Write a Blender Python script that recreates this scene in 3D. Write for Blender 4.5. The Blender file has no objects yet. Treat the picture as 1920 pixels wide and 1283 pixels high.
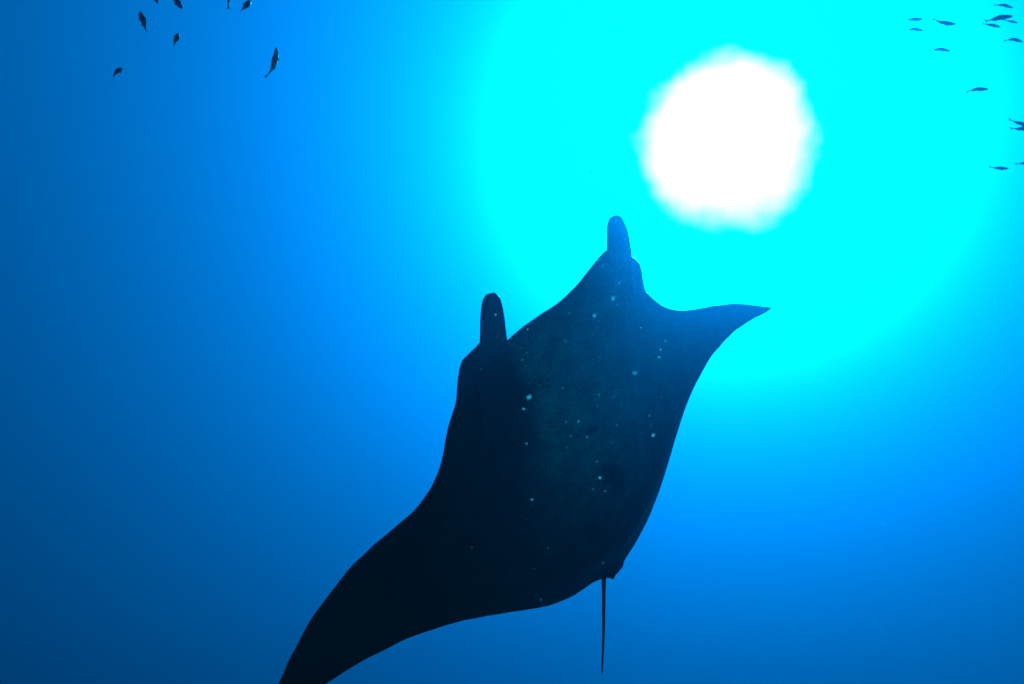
import bpy, bmesh, math, random
from mathutils import Vector, Matrix, noise
from mathutils.geometry import delaunay_2d_cdt

random.seed(11)
scene = bpy.context.scene
col = scene.collection

# ------------------------------------------------------------------ camera
PITCH = math.radians(48)            # the diver looks up
FPX = 1500.0                        # focal length in photo pixels (1920 wide)
CAM = Vector((0, 0, 0))
RT = Vector((1, 0, 0))
VW = Vector((0, math.cos(PITCH), math.sin(PITCH)))
UP = Vector((0, -math.sin(PITCH), math.cos(PITCH)))
cd = bpy.data.cameras.new('camera')
cd.sensor_width = 36.0
cd.lens = 36.0 * FPX / 1920.0
cd.clip_end = 2000
cd.dof.use_dof = True
cd.dof.focus_distance = 5.2
cd.dof.aperture_fstop = 5.6
cam = bpy.data.objects.new('camera', cd)
cam.location = CAM
cam.rotation_euler = (math.pi / 2 + PITCH, 0, 0)
col.objects.link(cam)
scene.camera = cam


def direction(px, py):
    """pixel -> vector whose component along the view axis is 1"""
    return RT * ((px - 960) / FPX) - UP * ((py - 641.5) / FPX) + VW


def point(px, py, depth):
    return CAM + direction(px, py) * depth


# ------------------------------------------------------------------ world and sun
SUN = direction(1357, 276).normalized()
sun_el = math.asin(SUN.z)
sun_rot = math.atan2(SUN.x, SUN.y)
world = bpy.data.worlds.new('World')
scene.world = world
world.use_nodes = True
nt = world.node_tree
nt.nodes.clear()
N = nt.nodes.new
L = nt.links.new
out = N('ShaderNodeOutputWorld')
bg = N('ShaderNodeBackground')
sky = N('ShaderNodeTexSky')
sky.sky_type = 'NISHITA'
sky.sun_disc = False
sky.sun_elevation = sun_el
sky.sun_rotation = sun_rot
bg.inputs['Strength'].default_value = 0.003
L(sky.outputs[0], bg.inputs['Color'])
# the sun itself, spread by the rippled water surface into a ragged soft disc
SUN_RADIANCE = 58.0
tc = N('ShaderNodeTexCoord')
nz = N('ShaderNodeTexNoise')
nz.noise_dimensions = '4D'
nz.inputs['W'].default_value = 2.3
nz.inputs['Scale'].default_value = 15.0
nz.inputs['Detail'].default_value = 2.5
nz.inputs['Roughness'].default_value = 0.6
L(tc.outputs['Generated'], nz.inputs['Vector'])
dot = N('ShaderNodeVectorMath'); dot.operation = 'DOT_PRODUCT'
nrm = N('ShaderNodeVectorMath'); nrm.operation = 'NORMALIZE'
L(tc.outputs['Generated'], nrm.inputs[0])
L(nrm.outputs[0], dot.inputs[0])
dot.inputs[1].default_value = SUN
ac = N('ShaderNodeMath'); ac.operation = 'ARCCOSINE'
L(dot.outputs['Value'], ac.inputs[0])
wob = N('ShaderNodeMath'); wob.operation = 'MULTIPLY_ADD'
L(nz.outputs['Fac'], wob.inputs[0])
wob.inputs[1].default_value = 0.056
L(ac.outputs[0], wob.inputs[2])
mr = N('ShaderNodeMapRange')
mr.interpolation_type = 'SMOOTHSTEP'
mr.inputs['From Min'].default_value = 0.097
mr.inputs['From Max'].default_value = 0.138
mr.inputs['To Min'].default_value = 1.0
mr.inputs['To Max'].default_value = 0.0
L(wob.outputs[0], mr.inputs['Value'])
bg2 = N('ShaderNodeBackground')
bg2.inputs['Color'].default_value = (1, 0.97, 0.92, 1)
ml = N('ShaderNodeMath'); ml.operation = 'MULTIPLY'
ml.inputs[1].default_value = SUN_RADIANCE
L(mr.outputs[0], ml.inputs[0])
L(ml.outputs[0], bg2.inputs['Strength'])
add = N('ShaderNodeAddShader')
L(bg.outputs[0], add.inputs[0])
L(bg2.outputs[0], add.inputs[1])
L(add.outputs[0], out.inputs['Surface'])

sd = bpy.data.lights.new('sun', 'SUN')
sd.energy = 4.3
sd.angle = math.radians(6)
sd.color = (1, 0.97, 0.92)
sun = bpy.data.objects.new('sun', sd)
sun.rotation_euler = SUN.to_track_quat('Z', 'Y').to_euler()
sun.location = SUN * 60
col.objects.link(sun)

vs = scene.view_settings
vs.view_transform = 'Standard'
vs.look = 'None'
vs.gamma = 1
vs.use_curve_mapping = False
vs.exposure = 2.9
scene.render.engine = 'CYCLES'
scene.cycles.use_denoising = True
scene.cycles.max_bounces = 6
scene.cycles.volume_bounces = 0
scene.cycles.sample_clamp_indirect = 5


# ------------------------------------------------------------------ helpers
def tag(o, label=None, cat=None, group=None, kind=None):
    if label: o['label'] = label
    if cat: o['category'] = cat
    if group: o['group'] = group
    if kind: o['kind'] = kind


def mesh_object(name, verts, faces, material, smooth=True):
    me = bpy.data.meshes.new(name)
    me.from_pydata([tuple(v) for v in verts], [], faces)
    me.validate()
    bm = bmesh.new(); bm.from_mesh(me)
    bmesh.ops.recalc_face_normals(bm, faces=bm.faces)
    bm.to_mesh(me); bm.free()
    if smooth:
        me.polygons.foreach_set('use_smooth', [True] * len(me.polygons))
    me.materials.append(material)
    o = bpy.data.objects.new(name, me)
    col.objects.link(o)
    return o


def new_material(name):
    m = bpy.data.materials.new(name)
    m.use_nodes = True
    return m, m.node_tree, m.node_tree.nodes['Principled BSDF']


# ------------------------------------------------------------------ water (the air of this place)
DEPTH = 72.0                        # water above the diver
FAR = 130.0
BOUNCE_SEABED = -14.0                      # pale sand added under the diver, out of view, to light the ray's belly
# scattering and absorption per metre: red, green, blue
SG, SB = 0.0086, 0.0310
AR, AG, AB = 0.0680, 0.0232, 0.0004
FORWARD = 0.757                     # share scattered in a narrow forward lobe


def build_haze():
    z0, z1 = BOUNCE_SEABED - 1.5, DEPTH
    v = [(x, y, z) for x in (-FAR, FAR) for y in (-FAR, FAR) for z in (z0, z1)]
    f = [(0, 1, 3, 2), (4, 6, 7, 5), (0, 4, 5, 1), (2, 3, 7, 6), (0, 2, 6, 4), (1, 5, 7, 3)]
    m = bpy.data.materials.new('sea_water')
    m.use_nodes = True
    t = m.node_tree
    t.nodes.clear()
    o = t.nodes.new('ShaderNodeOutputMaterial')
    a = t.nodes.new('ShaderNodeAddShader')
    for i, (color, aniso, absorb) in enumerate((((0, SG * FORWARD, SB * FORWARD), 0.925, (AR, AG, AB)), ((0, SG * (1 - FORWARD), SB * (1 - FORWARD)), 0.51, (0, 0, 0)))):
        p = t.nodes.new('ShaderNodeVolumePrincipled')
        rho = 0.12
        c = [k / rho for k in color]
        # absorption = rho * (1 - colour) * (1 - sqrt(absorption colour))
        s = [max(0.0, 1 - k / (rho * (1 - cc))) ** 2 for k, cc in zip(absorb, c)]
        p.inputs['Color'].default_value = (*c, 1)
        p.inputs['Absorption Color'].default_value = (*s, 1)
        p.inputs['Density'].default_value = rho
        p.inputs['Density Attribute'].default_value = ''
        p.inputs['Anisotropy'].default_value = aniso
        p.inputs['Temperature'].default_value = 0
        t.links.new(p.outputs[0], a.inputs[i])
    t.links.new(a.outputs[0], o.inputs['Volume'])
    h = mesh_object('haze', v, f, m, smooth=False)
    tag(h, 'clear blue sea water filling the whole view', 'water', kind='stuff')


build_haze()


def build_bounce_seabed():  # unseen reflecting floor, added to brighten the ray's underside
    n = 48
    R = FAR - 1
    vs_, fs_ = [], []
    for i in range(n + 1):
        for j in range(n + 1):
            x = -R + 2 * R * i / n; y = -R + 2 * R * j / n
            vs_.append((x, y, BOUNCE_SEABED + 0.5 * noise.noise((x * .06, y * .06, 1.0)) + 0.12 * noise.noise((x * .4, y * .4, 5.0))))
    for i in range(n):
        for j in range(n):
            a = i * (n + 1) + j
            fs_.append((a, a + n + 1, a + n + 2, a + 1))
    m, t, b = new_material('bounce_sand')
    nz = t.nodes.new('ShaderNodeTexNoise'); nz.inputs['Scale'].default_value = 1.5; nz.inputs['Detail'].default_value = 8
    tc = t.nodes.new('ShaderNodeTexCoord'); t.links.new(tc.outputs['Object'], nz.inputs['Vector'])
    cr = t.nodes.new('ShaderNodeValToRGB')
    cr.color_ramp.elements[0].color = (0.34, 0.31, 0.25, 1); cr.color_ramp.elements[1].color = (0.52, 0.49, 0.42, 1)
    t.links.new(nz.outputs['Fac'], cr.inputs[0]); t.links.new(cr.outputs[0], b.inputs['Base Color'])
    b.inputs['Roughness'].default_value = 0.9
    o = mesh_object('bounce_seabed', vs_, fs_, m)
    tag(o, 'pale rippled sand of the sea floor', 'bounce_seabed', kind='structure')


build_bounce_seabed()

# ------------------------------------------------------------------ manta ray
# pose found from the symmetry of the animal: lateral axis, forward axis, dorsal normal (right, up, away from the diver)
EX = (RT * 0.75 + UP * 0.45 + VW * 0.48).normalized()
EY = (RT * -0.15 + UP * 0.83 - VW * 0.54)
EY = (EY - EX * EX.dot(EY)).normalized()
NN = EX.cross(EY)
if NN.dot(VW) < 0:
    NN = -NN
CENTRE = point(1083, 796.6, 5.2)
BEND = 0.049                        # wings lifted towards the back


def local(px, py, z=0.0):
    """where the line of sight meets the ray's mid surface, in metres along its lateral and forward axes"""
    d = direction(px, py)
    w = CAM - CENTRE
    c0 = Vector((w.dot(EX), w.dot(EY), w.dot(NN) - z))
    dr = Vector((d.dot(EX), d.dot(EY), d.dot(NN)))
    a = BEND * dr.x ** 2
    b = 2 * BEND * c0.x * dr.x - dr.z
    c = BEND * c0.x ** 2 - c0.z
    q = math.sqrt(max(0.0, b * b - 4 * a * c))
    lam = min(((-b + q) / (2 * a), (-b - q) / (2 * a)), key=lambda x: abs(x - 5.2))
    return c0.x + lam * dr.x, c0.y + lam * dr.y


def body(s, t, z):
    return CENTRE + EX * s + EY * t + NN * (BEND * s * s + z)


OUTLINE = [
    (953, 640), (938, 648), (918, 646), (901, 640), (893, 652), (880, 664), (868, 676), (862, 692), (859, 712), (857, 735), (855, 757),
    (846, 785), (840, 805), (834, 835), (829, 862), (822, 884), (812, 908), (800, 928), (776, 958), (755, 977),
    (720, 1006), (700, 1022), (680, 1042), (651, 1070), (620, 1112), (589, 1153), (572, 1181), (558, 1207),
    (545, 1231), (534, 1255), (522, 1283), (512, 1308), (506, 1328), (504, 1343), (512, 1344), (535, 1331), (570, 1308),
    (610, 1283), (650, 1258), (688, 1235), (725, 1217), (761, 1199), (795, 1186), (830, 1175), (870, 1164), (915, 1155), (950, 1149),
    (980, 1145), (1012, 1139), (1042, 1131), (1070, 1119), (1090, 1107), (1105, 1096), (1118, 1089), (1127, 1086),
    (1137, 1084), (1148, 1084), (1158, 1074), (1167, 1062), (1170, 1050), (1183, 1030), (1200, 1001), (1217, 965),
    (1233, 925), (1245, 890), (1256, 855), (1268, 815), (1281, 775), (1297, 735), (1315, 700), (1330, 674),
    (1345, 655), (1365, 633), (1390, 612), (1415, 597), (1446, 579), (1425, 574), (1400, 571), (1375, 570),
    (1345, 573), (1315, 578), (1290, 582), (1270, 582), (1250, 577), (1232, 566), (1218, 553), (1209, 543),
    (1205, 525), (1202, 505), (1199, 493), (1192, 485), (1183, 480), (1166, 474), (1148, 466), (1138, 470), (1128, 480), (1110, 503), (1090, 530), (1065, 557),
    (1045, 573), (1015, 592), (985, 613), (962, 632),
]


def resample(poly, step):
    res = []
    n = len(poly)
    for i in range(n):
        p0, p1, p2, p3 = (Vector(poly[(i + k - 1) % n]) for k in range(4))
        m = max(1, int((p2 - p1).length / step))
        for j in range(m):
            u = j / m
            a = p1 * 2 + (p2 - p0) * u + (p0 * 2 - p1 * 5 + p2 * 4 - p3) * u * u + (p1 * 3 - p0 - p2 * 3 + p3) * u ** 3
            res.append(a * 0.5)
    return res


def smooth01(x):
    x = min(1.0, max(0.0, x))
    return x * x * (3 - 2 * x)


MARKS = [  # dark belly marks: centre pixel, half length, half width (m), tilt on the body
    ((1110, 866), 0.14, 0.055, 0.50), ((1152, 780), 0.05, 0.02, 0.2), ((1157, 808), 0.07, 0.022, 0.2),
    ((1068, 778), 0.05, 0.022, 0.9), ((1232, 750), 0.09, 0.025, -0.1), ((1075, 970), 0.10, 0.05, 0.3)]


def build_manta():
    poly = resample([local(*p) for p in OUTLINE], 0.035)
    for i, p in enumerate(poly):
        k = 0.0045 if p.y < 0.1 else 0.002
        poly[i] = p + Vector((noise.noise((p.x * 9, p.y * 9, 0.5)), noise.noise((p.x * 9, p.y * 9, 7.5)))) * k
    n = len(poly)
    seg = [(poly[i], poly[(i + 1) % n]) for i in range(n)]

    def dist(p):
        best = 1e9
        for a, b in seg:
            ab = b - a
            u = max(0, min(1, (p - a).dot(ab) / max(1e-12, ab.length_squared)))
            d = (a + ab * u - p).length_squared
            if d < best: best = d
        return math.sqrt(best)

    def inside(p):
        c = False
        for a, b in seg:
            if (a.y > p.y) != (b.y > p.y) and p.x < (b.x - a.x) * (p.y - a.y) / (b.y - a.y) + a.x:
                c = not c
        return c

    pts = list(poly)
    for off in (0.008, 0.022, 0.045):
        for i in range(0, n):
            a, b = poly[i - 1], poly[(i + 1) % n]
            tn = (b - a).normalized()
            for sg in (1, -1):
                p = poly[i] + Vector((-tn.y, tn.x)) * off * sg
                if inside(p) and dist(p) > off * 0.8:
                    pts.append(p)
    g = 0.05
    sx = [p.x for p in poly]; sy = [p.y for p in poly]
    x = min(sx)
    row = 0
    while x < max(sx):
        y = min(sy) + (g / 2 if row % 2 else 0)
        while y < max(sy):
            p = Vector((x, y))
            if inside(p) and dist(p) > 0.062:
                pts.append(p)
            y += g
        x += g * 0.87
        row += 1
    edges = [(i, (i + 1) % n) for i in range(n)]
    rv, re, rf, ov, oe, of = delaunay_2d_cdt(pts, edges, [], 1, 1e-6)
    # vertices on the rim
    rim = set()
    for i, orig in enumerate(ov):
        if any(k < n for k in orig): rim.add(i)
    tail_t = min(sy)

    def half(p, d):
        s = abs(p.x)
        t = p.y
        core = math.exp(-(s / 0.62) ** 2)
        along = smooth01((t + 1.75) / 0.9) * (0.55 + 0.45 * smooth01((1.25 - t) / 0.6))
        H = 0.012 + 0.065 * math.exp(-(s / 1.3) ** 2) + 0.17 * core * along
        w = 0.16 + 0.30 * core
        u = min(1.0, d / w)
        return H * math.sqrt(max(0, 1 - (1 - u) ** 2)) * (0.55 + 0.45 * u)

    verts = []
    top = {}; bot = {}
    info = []
    for i, p in enumerate(rv):
        p = Vector(p)
        if i in rim:
            top[i] = bot[i] = len(verts)
            verts.append(body(p.x, p.y, 0)); info.append((p, 0))
            continue
        d = dist(p)
        h = half(p, d)
        # low relief of the belly: lip behind the mouth, shallow hollows beside the gill area
        lip = 0.0
        if abs(p.x) < 0.5 and p.y > 0.6:
            lip = 0.028 * math.exp(-((d - 0.055) / 0.018) ** 2)
        wav = 0.010 * noise.noise((p.x * 1.7, p.y * 1.7, 3.1)) * smooth01(d / 0.3)
        hol = -0.018 * math.exp(-((abs(p.x) - 0.52) / 0.10) ** 2) * smooth01((p.y + 0.9) / 0.6) * smooth01(d / 0.25)
        bot[i] = len(verts); verts.append(body(p.x, p.y, -(h * 0.85 + lip + wav + hol))); info.append((p, -1))
        top[i] = len(verts); verts.append(body(p.x, p.y, h * 1.1)); info.append((p, 1))
    faces = []
    for f in rf:
        c = sum((Vector(rv[k]) for k in f), Vector((0, 0))) / len(f)
        if not inside(c): continue
        faces.append([bot[k] for k in f])
        faces.append([top[k] for k in reversed(f)])
    disc = mesh_object('manta_ray', verts, faces, None or skin)

    def sweep(centres, widths, depths, side, furrow=False):
        """a tapered flap: rings across a centre line, flattened along the ventral direction"""
        vs_, fs_ = [], []
        m = 28
        for k, c in enumerate(centres):
            a = centres[max(0, k - 1)]; b = centres[min(len(centres) - 1, k + 1)]
            tn = (b - a).normalized()
            ax = side - tn * side.dot(tn); ax.normalize()
            bx = tn.cross(ax)
            for j in range(m):
                th = 2 * math.pi * j / m
                dv = math.sin(th)
                if furrow and bx.dot(VW) * dv < 0:      # the rolled flap shows a furrow on the side of the belly
                    dv *= 1 - 0.9 * math.exp(-((math.cos(th) - 0.25) / 0.38) ** 2)
                vs_.append(c + ax * widths[k] * math.cos(th) + bx * depths[k] * dv)
        for k in range(len(centres) - 1):
            for j in range(m):
                fs_.append((k * m + j, k * m + (j + 1) % m, (k + 1) * m + (j + 1) % m, (k + 1) * m + j))
        fs_.append(tuple(range(m)))
        fs_.append(tuple((len(centres) - 1) * m + j for j in reversed(range(m))))
        return mesh_object('flap', vs_, fs_, skin)

    def flap(spec, furrow=False):
        """spec rows: left pixel x, right pixel x, pixel y, height over the belly, thickness"""
        # interpolate to a smooth row list
        rows = []
        for i in range(len(spec) - 1):
            for j in range(6):
                u = j / 6
                p0, p1, p2, p3 = spec[max(0, i - 1)], spec[i], spec[i + 1], spec[min(len(spec) - 1, i + 2)]
                rows.append([0.5 * (2 * b + (c - a) * u + (2 * a - 5 * b + 4 * c - d_) * u * u + (3 * b - a - 3 * c + d_) * u ** 3)
                             for a, b, c, d_ in zip(p0, p1, p2, p3)])
        rows.append(list(spec[-1]))
        cs, ws, ds = [], [], []
        for xl, xr, y, z, th in rows:
            s, t = local((xl + xr) / 2, y, -z)
            c = body(s, t, -z)
            cs.append(c)
            depth = (c - CAM).dot(VW)
            ws.append(max(0.001, (xr - xl) / 2 * depth / FPX)); ds.append(max(0.001, th))
        return sweep(cs, ws, ds, RT, furrow)

    pieces = []
    # cephalic fins: root on the belly side of the head, tip ahead of the mouth
    pieces.append(flap([(921, 924, 549.6, .10, .002), (914, 932, 552, .10, .012), (907, 938, 559, .10, .020), (902.5, 942, 573, .10, .026), (900.5, 946, 595, .10, .030), (900, 949, 622, .10, .034),
                        (899, 952, 645, .105, .038), (896, 954, 680, .12, .042), (894, 955, 720, .135, .045),
                        (896, 953, 765, .135, .045), (902, 948, 810, .12, .04), (915, 935, 845, .10, .02)], True))
    pieces.append(flap([(1150, 1153, 404.5, .07, .002), (1143, 1162, 407, .07, .012), (1139, 1169, 415, .07, .020), (1137, 1175, 429, .07, .026), (1137, 1180, 448, .07, .030), (1137, 1183, 468, .075, .034),
                        (1139, 1186, 490, .085, .036), (1143, 1190, 520, .095, .036), (1148, 1192, 560, .10, .034),
                        (1156, 1190, 600, .09, .028), (1166, 1182, 625, .07, .02)], True))
    # tail: thin whip trailing behind
    tl = [(1128, 1138, 1060), (1127.5, 1137, 1080), (1128, 1136, 1095), (1128.6, 1135.4, 1120), (1129, 1134.8, 1160),
          (1129, 1133.6, 1200), (1128, 1131.8, 1230), (1127.4, 1130.6, 1255), (1128.4, 1129.8, 1264)]
    pieces.append(flap([(a, b, y, 0.0, (b - a) / 2 * 5.6 / FPX) for a, b, y in tl]))
    # pelvic fins: two small lobes beside the tail root
    pieces.append(flap([(1136, 1142, 1030, .02, .010), (1137, 1152, 1055, .015, .014), (1140, 1156, 1072, .01, .012), (1145, 1152, 1083, .005, .006), (1147, 1150, 1086, .003, .002)]))
    pieces.append(flap([(1118, 1124, 1030, .02, .010), (1114, 1126, 1055, .015, .014), (1113, 1124, 1074, .01, .012), (1114, 1121, 1087, .005, .006), (1116, 1119, 1090, .003, .002)]))
    for pc in pieces:
        md = disc.modifiers.new('join', 'BOOLEAN')
        md.operation = 'UNION'; md.solver = 'EXACT'; md.object = pc
    dg = bpy.context.evaluated_depsgraph_get()
    me = bpy.data.meshes.new_from_object(disc.evaluated_get(dg))
    old = disc.data
    disc.modifiers.clear()
    if len(me.vertices) > 0.8 * len(old.vertices):
        disc.data = me
        me.name = 'manta_ray'
        bpy.data.meshes.remove(old)
    for pc in pieces:
        bpy.data.objects.remove(pc)
    me = disc.data
    me.polygons.foreach_set('use_smooth', [True] * len(me.polygons))
    # pigment: dark marks on the belly
    at = me.attributes.new('mark', 'FLOAT', 'POINT')
    cen = [(Vector(local(*c)), a, b, r) for c, a, b, r in MARKS]
    vals = []
    for v in me.vertices:
        w = v.co - CENTRE
        p = Vector((w.dot(EX), w.dot(EY)))
        val = 0.0
        if w.dot(NN) < BEND * p.x ** 2 - 0.01:
            for c, a, b, r in cen:
                q = p - c
                q = Vector((q.x * math.cos(r) + q.y * math.sin(r), -q.x * math.sin(r) + q.y * math.cos(r)))
                val = max(val, smooth01(1.9 - 1.1 * math.hypot(q.y / a, q.x / b)))
        vals.append(val)
    at.data.foreach_set('value', vals)
    at = me.attributes.new('pale', 'FLOAT', 'POINT')  # pale belly skin; right wing also lightened in colour where haze veils it
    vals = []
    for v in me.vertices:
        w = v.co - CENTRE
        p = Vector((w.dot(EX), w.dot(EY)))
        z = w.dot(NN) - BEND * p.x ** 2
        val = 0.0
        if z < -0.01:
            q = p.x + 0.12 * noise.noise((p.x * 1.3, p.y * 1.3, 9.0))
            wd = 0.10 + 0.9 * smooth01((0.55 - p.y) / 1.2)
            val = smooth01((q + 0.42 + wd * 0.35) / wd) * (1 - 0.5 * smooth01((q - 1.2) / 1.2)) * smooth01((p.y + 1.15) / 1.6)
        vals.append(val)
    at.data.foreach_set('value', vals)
    # put the origin at the animal's centre
    me.transform(Matrix.Translation(-CENTRE))
    disc.location = CENTRE
    tag(disc, 'large dark manta ray gliding below the bright sun, seen from underneath', 'manta ray')
    return disc


skin, t, b = new_material('manta_skin')
b.inputs['Roughness'].default_value = 0.45
b.inputs['Specular IOR Level'].default_value = 0.1
nz1 = t.nodes.new('ShaderNodeTexNoise'); nz1.inputs['Scale'].default_value = 9; nz1.inputs['Detail'].default_value = 6
nz2 = t.nodes.new('ShaderNodeTexNoise'); nz2.inputs['Scale'].default_value = 90; nz2.inputs['Detail'].default_value = 4
tco = t.nodes.new('ShaderNodeTexCoord')
t.links.new(tco.outputs['Object'], nz1.inputs['Vector'])
t.links.new(tco.outputs['Object'], nz2.inputs['Vector'])
mx = t.nodes.new('ShaderNodeMix'); mx.data_type = 'FLOAT'; mx.inputs[0].default_value = 0.55
t.links.new(nz1.outputs['Fac'], mx.inputs[2]); t.links.new(nz2.outputs['Fac'], mx.inputs[3])
cr = t.nodes.new('ShaderNodeValToRGB')
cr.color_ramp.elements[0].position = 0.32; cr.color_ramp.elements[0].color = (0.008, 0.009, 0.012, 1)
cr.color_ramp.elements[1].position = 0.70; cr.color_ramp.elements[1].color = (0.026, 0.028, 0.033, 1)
t.links.new(mx.outputs[0], cr.inputs[0])
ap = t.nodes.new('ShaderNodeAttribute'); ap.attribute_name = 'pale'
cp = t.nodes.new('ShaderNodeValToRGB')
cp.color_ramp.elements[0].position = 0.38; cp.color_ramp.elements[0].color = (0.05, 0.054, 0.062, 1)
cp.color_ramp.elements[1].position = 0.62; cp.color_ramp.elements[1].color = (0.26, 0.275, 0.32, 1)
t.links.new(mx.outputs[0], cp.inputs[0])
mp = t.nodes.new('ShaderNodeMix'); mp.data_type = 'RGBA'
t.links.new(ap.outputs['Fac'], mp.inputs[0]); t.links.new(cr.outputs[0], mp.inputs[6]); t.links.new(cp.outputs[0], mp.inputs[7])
am = t.nodes.new('ShaderNodeAttribute'); am.attribute_name = 'mark'
mc = t.nodes.new('ShaderNodeMix'); mc.data_type = 'RGBA'
t.links.new(am.outputs['Fac'], mc.inputs[0])
t.links.new(mp.outputs[2], mc.inputs[6]); mc.inputs[7].default_value = (0.006, 0.006, 0.008, 1)
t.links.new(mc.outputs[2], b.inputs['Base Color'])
bp = t.nodes.new('ShaderNodeBump'); bp.inputs['Strength'].default_value = 0.35; bp.inputs['Distance'].default_value = 0.01
t.links.new(nz2.outputs['Fac'], bp.inputs['Height'])
t.links.new(bp.outputs[0], b.inputs['Normal'])
build_manta()

# ------------------------------------------------------------------ fish
fish_mat, t, b = new_material('fish_scales')
b.inputs['Roughness'].default_value = 0.4
b.inputs['Metallic'].default_value = 0.2
ca = t.nodes.new('ShaderNodeAttribute'); ca.attribute_name = 'belly'
fn = t.nodes.new('ShaderNodeTexNoise'); fn.inputs['Scale'].default_value = 60
fm = t.nodes.new('ShaderNodeMath'); fm.operation = 'MULTIPLY_ADD'; fm.inputs[1].default_value = 0.3
t.links.new(fn.outputs['Fac'], fm.inputs[0]); t.links.new(ca.outputs['Fac'], fm.inputs[2])
fr = t.nodes.new('ShaderNodeValToRGB')
fr.color_ramp.elements[0].position = 0.45; fr.color_ramp.elements[0].color = (0.015, 0.02, 0.035, 1)
fr.color_ramp.elements[1].position = 0.95; fr.color_ramp.elements[1].color = (0.35, 0.38, 0.42, 1)
t.links.new(fm.outputs[0], fr.inputs[0])
t.links.new(fr.outputs[0], b.inputs['Base Color'])

PROFILE = [(0.0, .008), (.02, .028), (.06, .052), (.12, .076), (.20, .097), (.30, .108), (.42, .106), (.54, .092), (.66, .068),
           (.76, .045), (.84, .028), (.90, .022), (.94, .020)]


def build_fish(spec):
    head, tail, depth, dtail, fat, bend, belly, label, group = spec
    H = point(*head, depth)
    T = point(*tail, depth + dtail)
    ln = (H - T).length
    X = (T - H).normalized()
    # the fish's own up: away from its belly side as seen in the picture
    up = (UP * belly[1] + RT * belly[0] + VW * belly[2])
    Z = (up - X * up.dot(X)).normalized()
    Y = Z.cross(X)
    m = 14
    verts, bel, faces = [], [], []

    def curve(u):
        # swimming bend: towards the picture's up (bend[0]) and a tail flick (bend[1])
        k = bend[0] * math.sin(math.pi * u) + bend[1] * max(0, u - 0.6) ** 2 * 3
        side = UP - X * UP.dot(X)
        if side.length < 0.2: side = RT - X * RT.dot(X)
        return side.normalized() * k * ln

    for u, r in PROFILE:
        c = H + X * (u * ln) + curve(u)
        for j in range(m):
            th = 2 * math.pi * j / m
            zz = math.sin(th)
            rz = r * (1.0 if zz > 0 else 1.12)
            verts.append(c + Z * zz * rz * fat * ln + Y * math.cos(th) * r * 0.58 * fat * ln)
            bel.append((0.5 - 0.6 * zz) * (1.0 if fat < 0.9 else 0.2))
    for k in range(len(PROFILE) - 1):
        for j in range(m):
            faces.append((k * m + j, k * m + (j + 1) % m, (k + 1) * m + (j + 1) % m, (k + 1) * m + j))
    faces.append(tuple(reversed(range(m))))
    faces.append(tuple((len(PROFILE) - 1) * m + j for j in range(m)))

    def fin(ptsuz, th, tone):
        """a thin plate in the fish's own upright plane; points as (along, up) fractions of the length"""
        n = len(ptsuz)
        o = len(verts)
        for sgn in (1, -1):
            for u, z in ptsuz:
                verts.append(H + X * (u * ln) + curve(u) + Z * z * ln + Y * sgn * th * ln)
                bel.append(tone)
        faces.append(tuple(range(o, o + n)))
        faces.append(tuple(reversed(range(o + n, o + 2 * n))))
        for i in range(n):
            j = (i + 1) % n
            faces.append((o + i, o + n + i, o + n + j, o + j))

    f = fat * (belly[3] if len(belly) > 3 else 0.7)
    fin([(.90, .016 * f), (.955, .07 * f), (1.03, .125 * f), (1.02, .085 * f), (.985, .02 * f), (.975, 0), (.90, 0)], .006, .1)
    fin([(.90, 0), (.975, 0), (.985, -.02 * f), (1.02, -.085 * f), (1.03, -.125 * f), (.955, -.07 * f), (.90, -.016 * f)], 0.006, .1)
    f = fat
    fin([(.26, .10 * f), (.33, .150 * f), (.44, .142 * f), (.60, .105 * f), (.72, .062 * f), (.72, .04 * f), (.5, .085 * f), (.3, .095 * f)], .005, .1)
    fin([(.58, -.09 * f), (.62, -.125 * f), (.70, -.090 * f), (.77, -.055 * f), (.77, -.035 * f), (.66, -.06 * f)], .005, .3)
    fin([(.28, -.11 * f), (.36, -.165 * f), (.41, -.15 * f), (.38, -.10 * f)], .005, .3)
    for sgn in (1, -1):                      # pectoral fins, held out to the sides
        o = len(verts)
        for u, y, z in ((.22, .045, -.02), (.36, .12, -.06), (.38, .09, -.055), (.27, .045, -.035)):
            for dz in (.005, -.005):
                verts.append(H + X * (u * ln) + curve(u) + Y * sgn * y * f * ln + Z * (z * f + dz) * ln)
                bel.append(.3)
        a = [o + 2 * i for i in range(4)]; c = [o + 2 * i + 1 for i in range(4)]
        faces.append(tuple(a)); faces.append(tuple(reversed(c)))
        for i in range(4):
            j = (i + 1) % 4
            faces.append((a[i], c[i], c[j], a[j]))
    mid = (H + T) / 2
    o = mesh_object('fish', [v - mid for v in verts], faces, fish_mat)
    o.location = mid
    at = o.data.attributes.new('belly', 'FLOAT', 'POINT')
    at.data.foreach_set('value', bel)
    tag(o, label, 'fish', group)
    return o


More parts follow.
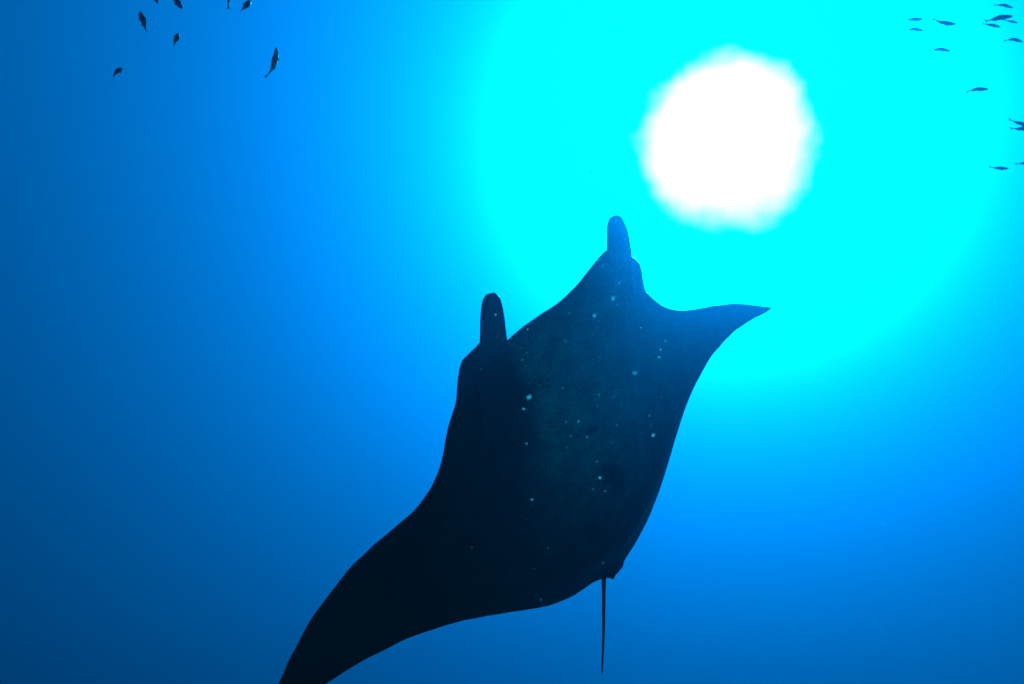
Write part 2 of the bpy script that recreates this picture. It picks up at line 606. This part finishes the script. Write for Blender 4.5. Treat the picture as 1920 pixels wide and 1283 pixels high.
RG = 'school of slim blue fish in the glow of the sun'
LG = 'loose group of dark stout fish'
UPR = (0, 1, 0.35)      # upright fish seen from the side and a little below
FISH = [
    # head px, tail px, depth, extra depth at the tail, fatness, (arch, tail flick), up direction, label, group
    ((1731, 36), (1695, 38), 10.5, 0, 0.80, (.01, .05), UPR, 'palest slim fish, swimming just above another pale fish of the slim blue school', RG),
    ((1732, 58), (1696, 57), 9.6, 0, 0.80, (.07, -.08), UPR, 'pale arched fish just under the palest fish of the slim blue school', RG),
    ((1792, 45), (1749, 37), 7.6, 0, 0.84, (-.05, .10), UPR, 'dark blue fish swimming alone ahead of the two palest fish', RG),
    ((1782, 96), (1743, 95), 9.4, 0, 0.76, (.07, -.06), UPR, 'pale arched fish swimming by itself beneath the dark blue one', RG),
    ((1899, 15), (1864, 10), 8.2, 0, 0.76, (.07, .0), UPR, 'arched fish swimming highest of the slim blue school', RG),
    ((1899, 30), (1848, 41), 6.8, 0, 0.80, (.03, .05), UPR, 'biggest and darkest fish of the slim blue school, nose up', RG),
    ((1908, 43), (1884, 39), 8.8, 0, 0.88, (.02, .0), UPR, 'small fish tucked under the head of the biggest school fish', RG),
    ((1876, 51), (1843, 45), 8.4, 0, 0.80, (.02, .02), UPR, 'fish swimming under the tail of the biggest school fish', RG),
    ((1918, 79), (1883, 76), 8.0, 0, 0.80, (.09, -.04), UPR, 'strongly arched fish below the tight cluster of the slim blue school', RG),
    ((1853, 167), (1812, 171), 7.8, 0, 0.76, (.03, -.12), UPR, 'lone straight fish midway between the upper cluster and the lower fish', RG),
    ((1934, 237), (1892, 225), 7.2, 0, 0.76, (-.02, .04), UPR, 'fish diving head down, close above a level fish of the slim blue school', RG),
    ((1938, 243), (1895, 241), 7.0, 0, 0.80, (.0, .0), UPR, 'level dark fish close under the fish diving head down', RG),
    ((1891, 316), (1855, 314), 7.8, 0, 0.72, (-.02, .04), UPR, 'lowest fish of the slim blue school, level and slender', RG),
    ((1946, 305), (1904, 308), 7.2, 0, 0.68, (.02, .0), UPR, 'slender fish just ahead of and above the lowest one', RG),
    ((262, 21), (275, 60), 6.4, .05, 1.12, (.0, .0), (.95, .2, .2, .3), 'stout straight dark fish pointing steeply upward', LG),
    ((335, 62), (327, 87), 6.6, .05, 1.3, (.10, .30), (.9, .3, .3, .45), 'short curled dark fish beside the stout straight one', LG),
    ((230, 129), (210, 147), 6.6, .04, 1.7, (.14, -.28), (.2, .9, .3, .5), 'short dark fish with a hooked tail, lowest of the dark group', LG),
    ((518, 89), (501, 145), 6.2, 0, 0.82, (-.09, .10), (-.9, .1, .15, .5), 'long slender dark fish with a pale belly, pointing upward', LG),
    ((342, 17), (321, -16), 6.4, 0, 1.05, (-.04, .0), (.9, .4, .3), 'stout dark fish pointing head down above the short curled one', LG),
    ((296, 7), (284, -26), 6.4, 0, 1.0, (.0, .0), (.9, .4, .3), 'dark fish pointing head down between the two stout ones', LG),
    ((437, -38), (427, 16), 6.2, 0, 0.8, (-.04, .06), (-.9, .1, .15), 'slender dark fish swimming straight up beside the short plump one', LG),
    ((470, 4), (452, 19), 6.6, .12, 1.9, (.04, -.10), (.2, .9, .3, .5), 'short plump dark fish with its tail spread, seen end on', LG),
    ((470, -6), (440, -4), 6.6, 0, 1.2, (.0, .0), UPR, 'level dark fish just above the short plump one', LG),
]
for sp in FISH:
    build_fish(sp)

# ------------------------------------------------------------------ drifting specks in the water
snow_mat = bpy.data.materials.new('drifting_specks')
snow_mat.use_nodes = True
t = snow_mat.node_tree
t.nodes.clear()
o_ = t.nodes.new('ShaderNodeOutputMaterial')
df = t.nodes.new('ShaderNodeBsdfDiffuse'); df.inputs['Color'].default_value = (.8, .8, .78, 1)
tr = t.nodes.new('ShaderNodeBsdfTranslucent'); tr.inputs['Color'].default_value = (.62, .62, .61, 1)
mxs = t.nodes.new('ShaderNodeMixShader'); mxs.inputs[0].default_value = 0.75
t.links.new(df.outputs[0], mxs.inputs[1]); t.links.new(tr.outputs[0], mxs.inputs[2])
t.links.new(mxs.outputs[0], o_.inputs['Surface'])

BRIGHT = [(1209, 601, 5), (982, 767, 5), (1120, 761, 5), (1156, 797, 6), (1085, 790, 7), (992, 745, 9), (1253, 655, 9), (987, 662, 5),
          (1070, 818, 3), (1101, 820, 3), (1063, 839, 3), (997, 937, 4), (1239, 656, 3), (1236, 670, 4), (1241, 744, 5), (1016, 873, 3),
          (1125, 896, 5), (929, 590, 4), (1113, 592, 6), (1084, 601, 4), (1148, 508, 3), (1161, 531, 3), (987, 832, 3), (979, 675, 6), (1225, 817, 5),
          (902, 693, 3), (1193, 480, 4), (1131, 1056, 3), (1027, 1028, 3), (885, 1026, 3), (1001, 1067, 3), (1040, 780, 2), (1075, 870, 2), (1112, 918, 3)]


def build_specks():
    verts, faces = [], []

    def speck(c, r):
        # a crumpled flake: ragged rim round a raised middle
        rot = Matrix.Rotation(random.uniform(0, 6.28), 3, Vector((random.uniform(-1, 1), random.uniform(-1, 1), random.uniform(.2, 1))).normalized())
        k = random.choice((6, 7, 8))
        o = len(verts)
        verts.append(c + rot @ Vector((0, 0, r * random.uniform(.2, .5))))
        for i in range(k):
            th = 2 * math.pi * i / k
            q = r * random.uniform(.65, 1.15)
            verts.append(c + rot @ Vector((q * math.cos(th), q * math.sin(th) * .8, r * random.uniform(-.25, .25))))
        for i in range(k):
            faces.append((o, o + 1 + i, o + 1 + (i + 1) % k))

    for x, y, d in BRIGHT:
        dep = random.uniform(1.7, 2.2) if y < 760 else random.uniform(1.25, 1.6)
        speck(point(x, y, dep), d * 0.62 * dep / FPX)
    # a loose patch of them drifts between the diver and the ray's head
    for _ in range(210):
        x, y = random.gauss(1120, 90), random.gauss(650, 140)
        dep = random.uniform(1.5, 2.3) if y < 760 else random.uniform(1.2, 1.6)
        speck(point(x, y, dep), random.choice((.0006, .0007, .0008, .001, .0013, .0019)) * dep / 1.8)
    for x, y in ((1253, 655), (979, 676), (992, 745), (1225, 815), (1115, 592), (1190, 700), (1060, 640), (1150, 560)):
        dep = random.uniform(.85, 1.05)      # near ones, out of focus
        speck(point(x, y, dep), 4.5 * dep / FPX)
    # an even cloud of fine specks through the water in front of the diver
    for _ in range(9000):
        c = Vector((random.uniform(-2.6, 2.6), random.uniform(.2, 4.2), random.uniform(-.6, 4.2)))
        if c.length < 0.8: continue
        speck(c, random.choice((.0004, .0005, .0006, .0008)))
    o = mesh_object('marine_snow', verts, faces, snow_mat)
    tag(o, 'fine pale specks drifting in the water before the ray', 'particles', kind='stuff')


build_specks()
